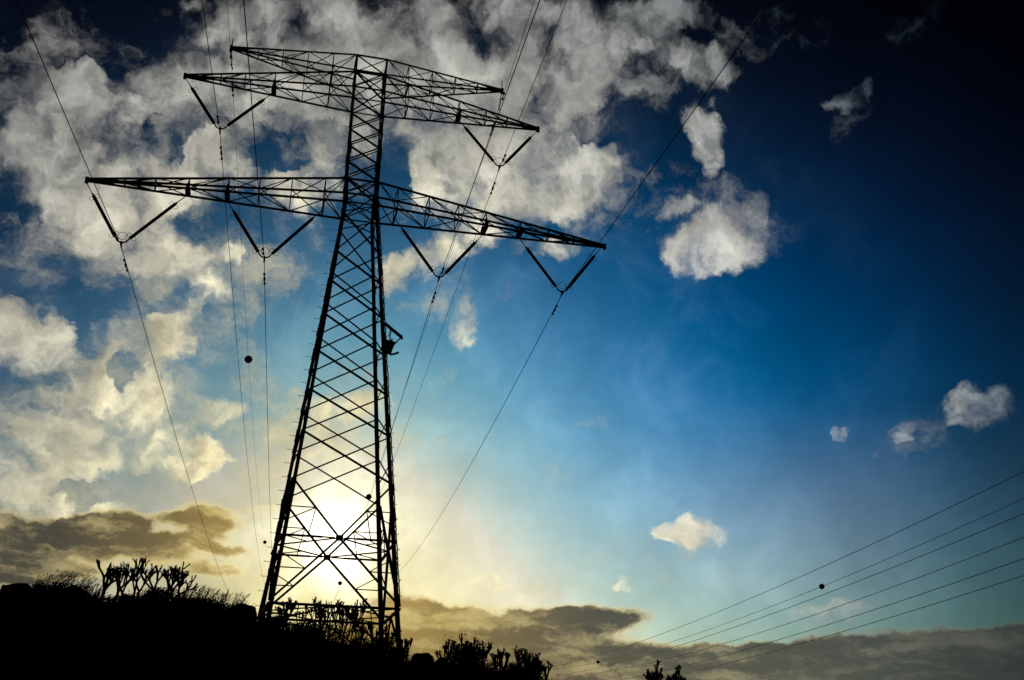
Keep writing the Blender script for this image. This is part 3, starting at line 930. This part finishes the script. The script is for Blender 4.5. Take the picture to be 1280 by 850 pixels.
for i in range(6):
    mb = MB()
    ss = [-60 + 8 * k for k in range(60)]
    org = rw_pt(i, 80)
    mb.tube([rw_pt(i, s) for s in ss], .034 if i != 1 else .03, 6)
    w = mb.build('overhead_wire', M_WIRE, loc=org)
    tag(w, RLAB[i], 'power line', 'wires of the second line at lower right')


def marker_ball(P, d, r, label):
    mb = MB(); d = Vector(d).normalized(); n = 12
    pts = [Vector(d) * (-math.cos(math.pi * k / n)) * r for k in range(n + 1)]
    mb.tube(pts, [max(.012, math.sin(math.pi * k / n) * r) for k in range(n + 1)], 18)
    root = empty('marker_ball', P)
    mb.build('shell', M_BALL, root, smooth=True)
    b2 = MB(); s = d.orthogonal().normalized()
    b2.ring((0, 0, 0), Vector((0, 0, 1)).cross(d).cross(d) if abs(d.z) < .9 else s, r * 1.005, .018, 24, 5)
    b2.build('flange', M_BALL, root)
    b3 = MB(); b3.tube([-d * (r + .12), -d * (r - .02)], .05, 6); b3.tube([d * (r - .02), d * (r + .12)], .05, 6)
    b3.build('clamp', M_STEEL, root)
    tag(root, label, 'marker ball', 'aircraft warning balls on the wires')


BALLS = [((-23.324, 89.251, 33.274), (-0.197, 0.98, 0.012), 0.35, 'large dark marker ball left of the pylon, on the left earth wire'), ((-47.262, 208.573, 39.974), (-0.197, 0.98, 0.099), 0.35, 'small marker ball close to the left pylon leg, far along the left earth wire'), ((-16.955, 127.778, 30.208), (-0.201, 0.98, -0.041), 0.35, 'dark marker ball between the pylon legs, upper one in the sun glow'), ((-27.721, 180.184, 27.972), (-0.201, 0.98, -0.042), 0.35, 'dark marker ball between the pylon legs, lower one under the sun')]
for (C, d, r, lab) in BALLS: marker_ball(Vector(C), d, r, lab)
for i, s, r, lab in ((1, 128.9, .36, 'dark round marker ball on the second wire at lower right, nearer and larger one'),
                     (1, 234.8, .36, 'tiny dark marker ball far along the second wire, right of the hill')):
    p, q = rw_pt(i, s - 1), rw_pt(i, s + 1)
    marker_ball(rw_pt(i, s), q - p, r, lab)

# ================================================================== plants and rocks on the hill
rnd = random.Random(11)


def gz(x, y): return ground_h(x, y)


def branch(mb, tips, p, d, r, L, depth, spread, R_, shrink=.74, kids=(2, 3), up=.35, seg=3):
    """one thick succulent limb that forks; remembers its tips"""
    pts = [p]; rr = [r]; q = p.copy(); dd = d.copy()
    for i in range(seg):
        dd = (dd + Vector((R_.uniform(-.16, .16), R_.uniform(-.16, .16), R_.uniform(-.02, .14)))).normalized()
        q = q + dd * (L / seg); pts.append(q.copy()); rr.append(r * (1 - .22 * (i + 1) / seg))
    rr[-1] = rr[-1] * 1.12
    mb.tube(pts, rr, 6)
    if depth == 0:
        tips.append((q.copy(), dd.copy())); return
    k = R_.choice(kids); a0 = R_.uniform(0, 6.28)
    for i in range(k):
        a = a0 + 6.283 * i / k + R_.uniform(-.4, .4)
        s, t = dd.orthogonal().normalized(), None
        t = dd.cross(s)
        nd = (dd * math.cos(spread) + (s * math.cos(a) + t * math.sin(a)) * math.sin(spread) + Vector((0, 0, up))).normalized()
        branch(mb, tips, q.copy(), nd, max(r * .80, .022), L * shrink * R_.uniform(.75, 1.25), depth - 1, spread * R_.uniform(.65, .95), R_, shrink, kids, up, seg)


def rosette(mb, p, d, n, L, w, R_):
    for i in range(n):
        a = R_.uniform(0, 6.28); s = d.orthogonal().normalized(); t = d.cross(s)
        o = (s * math.cos(a) + t * math.sin(a)); k = R_.uniform(.1, .95)
        dd = (d * (1 - k) + o * k).normalized(); l = L * R_.uniform(.6, 1.15)
        q = p + dd * l * .6; e = p + dd * l + Vector((0, 0, -.10 * l))
        mb.blade(p, q, e, w * R_.uniform(.8, 1.3), dd.cross(o if abs(dd.dot(o)) < .9 else d) + Vector((R_.uniform(-.3, .3), R_.uniform(-.3, .3), R_.uniform(-.3, .3))))


def candelabra(x, y, h, seed, label, stems=1, r=.055, depth=3, lean=0, spread=.55, group='succulent shrubs on the ridge', leaf=.10, nleaf=16, kids=(2, 3), sink=.1, cat='shrub', name='succulent_shrub'):
    R_ = random.Random(seed); z = gz(x, y) - sink
    root = empty(name, (x, y, z))
    tips = []
    unit = h / 2.35
    for s in range(stems):
        mb = MB()
        a = R_.uniform(0, 6.28); k = 0 if stems == 1 else .12 + .14 * s
        d = Vector((math.cos(a) * k * 1.5 + lean, math.sin(a) * k, 1)).normalized()
        branch(mb, tips, Vector((math.cos(a) * k * .6, math.sin(a) * k * .4, -.05)), d, r, unit * R_.uniform(.8, 1.0), depth, spread, R_, kids=kids)
        mb.build('stem', M_BARK, root, smooth=True)
    lf = MB()
    for p, d in tips: rosette(lf, p - d * .01, d, nleaf, leaf, leaf * .26, R_)
    lf.build('foliage', M_LEAF, root)
    tag(root, label, cat, group)
    return root


def bush(x, y, rx, h, seed, label, n=2600, leaf=.07, twig=70, group='leafy bushes on the ridge', m=None):
    """dense rounded bush: many twigs from the base and leaves through its volume, uneven outline"""
    R_ = random.Random(seed); z = gz(x, y) - .12
    root = empty('bush', (x, y, z))
    lobes = [(Vector((R_.uniform(-.7, .7) * rx, R_.uniform(-.5, .5) * rx, R_.uniform(.25, .72) * h)), R_.uniform(.28, .5)) for _ in range(9)]
    tw = MB(); lf = MB()
    for _ in range(twig):
        c, k = R_.choice(lobes)
        e = c + Vector((R_.gauss(0, .5) * k * rx, R_.gauss(0, .5) * k * rx, abs(R_.gauss(0, .6)) * k * h))
        m_ = lerp((e.x * .2, e.y * .2, 0), e, .55) + Vector((R_.uniform(-.08, .08), R_.uniform(-.08, .08), 0))
        tw.tube([Vector((e.x * .2, e.y * .2, 0)), m_, e], [.018, .012, .005], 4)
        if R_.random() < .6: rosette(lf, e, (e - m_).normalized(), 7, leaf * 1.5, leaf * .4, R_)
    for _ in range(n):
        c, k = R_.choice(lobes)
        v = Vector((R_.gauss(0, 1), R_.gauss(0, 1), R_.gauss(0, 1))).normalized() * R_.random() ** .45
        p = c + Vector((v.x * k * rx, v.y * k * rx, v.z * k * h * .8))
        if p.z < 0: p.z = R_.uniform(0, .2)
        d = Vector((R_.gauss(0, 1), R_.gauss(0, 1), R_.gauss(.5, 1))).normalized()
        l = leaf * R_.uniform(.6, 1.4)
        lf.blade(p, p + d * l * .5, p + d * l, l * .45, d.orthogonal())
    tw.build('twigs', M_BARK, root); lf.build('leaves', m or M_SCRUB, root)
    tag(root, label, 'bush', group)


def grass(x, y, w, h, seed, label, n=110, lean=.35):
    """clump of tall dry grass with feathery heads, blown to the right"""
    R_ = random.Random(seed); z = gz(x, y) - .05
    mb = MB()
    for _ in range(n):
        bx_, by_ = R_.gauss(0, .42) * w, R_.gauss(0, .3) * w
        l = h * R_.uniform(.45, 1.05); k = lean * R_.uniform(.3, 1.6); sd = R_.uniform(-.25, .25)
        b = Vector((bx_, by_, gz(x + bx_, y + by_) - z - .05))
        p1 = b + Vector((k * .25 * l, sd * .2 * l, l * .5)); p2 = b + Vector((k * .65 * l, sd * .5 * l, l * .85)); p3 = b + Vector((k * l * 1.05, sd * .8 * l, l))
        mb.tube([b, p1, p2, p3], [.007, .006, .004, .002], 3, caps=False)
        if R_.random() < .55:
            for j in range(7):
                q = lerp(p2, p3, .2 + j * .12); d = (p3 - p2).normalized()
                o = q + d * .07 + Vector((R_.uniform(-.03, .03), R_.uniform(-.03, .03), R_.uniform(-.01, .03)))
                mb.blade(q, lerp(q, o, .5), o, .012, d.orthogonal())
    o = mb.build('grass_clump', M_GRASS, loc=None)
    o.location = (x, y, z)
    tag(o, label, 'grass', 'tall grass clumps on the ridge')


def rock(x, y, sx, sy, sz, seed, label):
    bm = bmesh.new(); bmesh.ops.create_icosphere(bm, subdivisions=4, radius=1)
    for v in bm.verts:
        p = v.co.copy(); o = Vector((seed * 3.1, seed, 0))
        f_ = 1 + .28 * noise.noise(p * 1.1 + o) + .12 * noise.noise(p * 2.7 + o) + .05 * noise.noise(p * 7 + o)
        p *= f_
        # broken facets
        for k in range(7):
            n_ = Vector(noise.random_unit_vector()) if False else Vector((math.sin(k * 2.1 + seed), math.cos(k * 1.7 + seed * 2), math.sin(k * 1.3 + seed * 3))).normalized()
            e = p.dot(n_) - .94
            if e > 0: p -= n_ * e * .55
        v.co = Vector((p.x * sx, p.y * sy, p.z * sz))
    me = bpy.data.meshes.new('rock'); bm.to_mesh(me); bm.free(); me.materials.append(M_ROCK)
    o = bpy.data.objects.new('rock', me); COL.objects.link(o)
    o.location = (x, y, gz(x, y) + sz * .25)
    tag(o, label, 'rock', 'basalt rocks along the ridge')


rock(-19.32, 43.2, 0.62, 0.55, 0.27, 1, 'flat dark boulder at the far left end of the ridge')
rock(-16.94, 42.6, 0.5, 0.5, 0.35, 2, 'dark boulder under the grass, left of the bare branching shrub')
rock(-10.31, 43.0, 0.55, 0.5, 0.38, 3, 'rounded boulder on the ridge just left of the pylon leg')
rock(-3.26, 43.2, 0.46, 0.4, 0.36, 4, 'lone dark boulder right of the pylon foot')
rock(-2.47, 43.0, 0.4, 0.4, 0.3, 5, 'smaller boulder at the left foot of the knobbly bush')
grass(-18.52, 43.3, 0.55, 0.75, 30, 'dry grass clump beside the boulder at the far left', n=110)
grass(-17.7, 43.3, 0.6, 0.95, 31, 'tallest dry grass clump on the left part of the ridge', n=140)
grass(-16.89, 43.3, 0.6, 0.85, 32, 'dry grass clump left of the bare branching shrub', n=130)
grass(-16.32, 43.3, 0.4, 0.6, 33, 'short dry grass clump at the foot of the leftmost branching shrub', n=70)
grass(-12.15, 43.3, 0.55, 0.8, 34, 'dry grass clump right of the third branching shrub', n=120)
grass(-11.46, 43.3, 0.5, 0.75, 35, 'dry grass clump between the branching shrubs and the boulder', n=110)
grass(-10.7, 43.3, 0.45, 0.85, 36, 'feathery grass clump above the rounded boulder near the pylon leg', n=90)
grass(-12.72, 43.3, 0.5, 0.7, 37, 'grass clump in front of the third branching shrub', n=90)
grass(-2.39, 43.0, 0.3, 1.3, 38, 'thin tall grass stems left of the knobbly bush', n=16)
candelabra(-16.1, 43.4, 1.7, 101, 'bare candelabra shrub with a clear trunk, leftmost on the ridge', r=0.085, spread=0.85, depth=3, leaf=0.095)
candelabra(-15.64, 43.6, 1.4, 108, 'branching shrub with slanting trunk right beside the leftmost one', r=0.065, lean=0.25, spread=0.8, depth=3, leaf=0.095)
candelabra(-14.78, 43.4, 1.5, 103, 'branching candelabra shrub in the middle of the ridge group', r=0.055, stems=3, spread=0.7, depth=4, leaf=0.08)
candelabra(-13.7, 43.5, 1.4, 104, 'wide branching candelabra shrub at the right of the ridge group', r=0.06, stems=4, spread=0.85, depth=3, leaf=0.09)
bush(-17.71, 43.0, 1.1, 0.66, 11, 'low dense bush under the tall grass at left')
bush(-13.51, 43.1, 0.9, 0.75, 12, 'dense bush at the feet of the branching shrubs')
bush(-12.01, 43.0, 0.8, 0.5, 13, 'low bush under the grass right of the branching shrubs')
bush(-14.58, 43.0, 0.7, 0.42, 14, 'low bush hiding the base of the middle branching shrub')
bush(-9.23, 43.0, 0.7, 0.45, 15, 'low bush in front of the left pylon leg')
bush(-7.29, 43.0, 1.2, 0.75, 16, 'dense bush below the middle of the pylon')
bush(-5.06, 43.0, 0.95, 0.85, 17, 'dense bush in front of the right pylon legs')
bush(-4.15, 43.2, 0.55, 0.65, 18, 'leafy bush wrapped round the nearest pylon leg')
candelabra(-9.02, 43.6, 1.0, 200, 'twiggy shrub at the foot of the left pylon legs', stems=3, group='twiggy shrubs at the pylon foot', leaf=0.07, nleaf=10, r=0.035, depth=4, spread=0.42)
candelabra(-8.31, 43.5, 0.95, 201, 'twiggy shrub between the left pylon leg and the ring beam middle', stems=3, group='twiggy shrubs at the pylon foot', leaf=0.07, nleaf=10, r=0.035, depth=4, spread=0.42)
candelabra(-7.59, 43.7, 1.15, 202, 'twiggy shrub under the middle of the ring beam', stems=3, group='twiggy shrubs at the pylon foot', leaf=0.07, nleaf=10, r=0.035, depth=4, spread=0.42)
candelabra(-6.93, 43.5, 1.2, 203, 'twiggy shrub just right of the ring beam middle', stems=3, group='twiggy shrubs at the pylon foot', leaf=0.07, nleaf=10, r=0.035, depth=4, spread=0.42)
candelabra(-6.32, 43.6, 1.25, 204, 'tall twiggy shrub near the right half of the ring beam', stems=4, group='twiggy shrubs at the pylon foot', leaf=0.07, nleaf=10, r=0.035, depth=4, spread=0.42)
candelabra(-5.73, 43.4, 1.05, 205, 'twiggy shrub left of the far right pylon leg', stems=3, group='twiggy shrubs at the pylon foot', leaf=0.07, nleaf=10, r=0.035, depth=4, spread=0.42)
candelabra(-4.85, 43.4, 1.0, 206, 'twiggy shrub between the two right pylon legs', stems=3, group='twiggy shrubs at the pylon foot', leaf=0.07, nleaf=10, r=0.035, depth=4, spread=0.42)
candelabra(-3.94, 43.6, 0.75, 207, 'small shrub sprouting at the right side of the nearest pylon leg', stems=2, group='twiggy shrubs at the pylon foot', leaf=0.07, nleaf=10, r=0.035, depth=4, spread=0.42)
bush(-1.28, 43.0, 1.35, 1.12, 21, 'knobbly dense bush on the ridge right of the pylon', n=6000)
bush(0.58, 43.0, 0.95, 0.75, 22, 'low bush at the right end of the visible ridge', n=4000)
candelabra(-1.88, 43.2, 1.15, 300, 'clump of thick stems on the left of the knobbly bush', stems=4, group='knobbly shrubs right of the pylon', leaf=0.11, nleaf=14, r=0.055, depth=3, spread=0.5)
candelabra(-1.1, 43.3, 1.15, 301, 'clump of thick stems at the top of the knobbly bush', stems=4, group='knobbly shrubs right of the pylon', leaf=0.11, nleaf=14, r=0.055, depth=3, spread=0.5)
candelabra(-0.35, 43.2, 0.95, 302, 'clump of thick stems on the right of the knobbly bush', stems=3, group='knobbly shrubs right of the pylon', leaf=0.11, nleaf=14, r=0.055, depth=3, spread=0.5)
candelabra(0.46, 43.3, 1.15, 303, 'spiky branching shrub right of the knobbly bush', stems=3, group='knobbly shrubs right of the pylon', leaf=0.11, nleaf=14, r=0.055, depth=3, spread=0.5)
candelabra(0.96, 43.2, 1.0, 304, 'branching shrub at the right end of the ridge', stems=3, group='knobbly shrubs right of the pylon', leaf=0.11, nleaf=14, r=0.055, depth=3, spread=0.5)
candelabra(1.46, 43.2, 0.85, 305, 'last small shrub at the right end of the ridge', stems=2, group='knobbly shrubs right of the pylon', leaf=0.11, nleaf=14, r=0.055, depth=3, spread=0.5)
candelabra(5.72, 42.0, 1.35, 401, 'shrub top peeping over the bottom edge right of the hill', stems=4, group='shrubs down the right slope', leaf=0.11, nleaf=14, r=0.055, depth=3, spread=0.5)
candelabra(6.33, 42.0, 1.2, 402, 'second shrub top at the bottom edge, right of the first', stems=3, group='shrubs down the right slope', leaf=0.11, nleaf=14, r=0.055, depth=3, spread=0.5)

# ragged fringe of fine scrub and grass that covers the whole ridge line
mb = MB(); tw = MB(); R_ = random.Random(77)
XR = (-20.76, 2.09, -9.5, -4.02)
for c_ in range(330):
    x = R_.uniform(XR[0], XR[1]); y = R_.uniform(42.4, 44.4); thick = XR[2] < x < XR[3]
    k = noise.noise(Vector((x * .9, 3.3, 0))) + R_.uniform(-.25, .35)
    hh = (.16 + .26 * max(0, k)) * (1.75 if thick else 1.0)
    z = gz(x, y) - .03; w = R_.uniform(.12, .30)
    for j in range(R_.randint(9, 18)):
        a = R_.gauss(0, .55) + .18; b = R_.gauss(0, .5)
        l = hh * R_.uniform(.45, 1.35); p = Vector((x + R_.gauss(0, w), y + R_.gauss(0, w), z))
        e = p + Vector((a * l, b * l, l)); m_ = lerp(p, e, .55) + Vector((R_.gauss(0, .04), R_.gauss(0, .04), .05 * l))
        mb.tube([p, m_, e], [.011, .008, .003], 3, caps=False)
        for q in range(R_.randint(1, 4)):
            t_ = lerp(m_, e, R_.random()); d = Vector((R_.gauss(0, 1), R_.gauss(0, 1), R_.uniform(0, 1.3))).normalized(); l2 = R_.uniform(.05, .13)
            mb.blade(t_, t_ + d * l2 * .55, t_ + d * l2, l2 * R_.uniform(.15, .45), d.orthogonal())
o = mb.build('ridge_scrub', M_SCRUB)
tag(o, 'ragged fringe of fine twigs, scrub and grass along the whole ridge line', 'scrub', kind='stuff')

# low scrub scattered over the slope below the ridge
mb = MB(); R_ = random.Random(5)
for _ in range(900):
    y = R_.uniform(9, 43); x = R_.uniform(-.62, .42) * y + R_.uniform(-3, 3)
    z = gz(x, y); s = R_.uniform(.10, .30)
    for j in range(22):
        d = Vector((R_.gauss(0, .7), R_.gauss(0, .7), R_.uniform(.3, 1.2))).normalized()
        p = Vector((x + R_.gauss(0, .5) * s, y + R_.gauss(0, .5) * s, z - .02)); l = s * R_.uniform(.5, 1.2)
        mb.blade(p, p + d * l * .6, p + d * l + Vector((0, 0, -.15 * l)), l * .14, d.orthogonal())
o = mb.build('ground_cover', M_SCRUB)
tag(o, 'low dry scrub covering the dark slope below the ridge', 'scrub', kind='stuff')
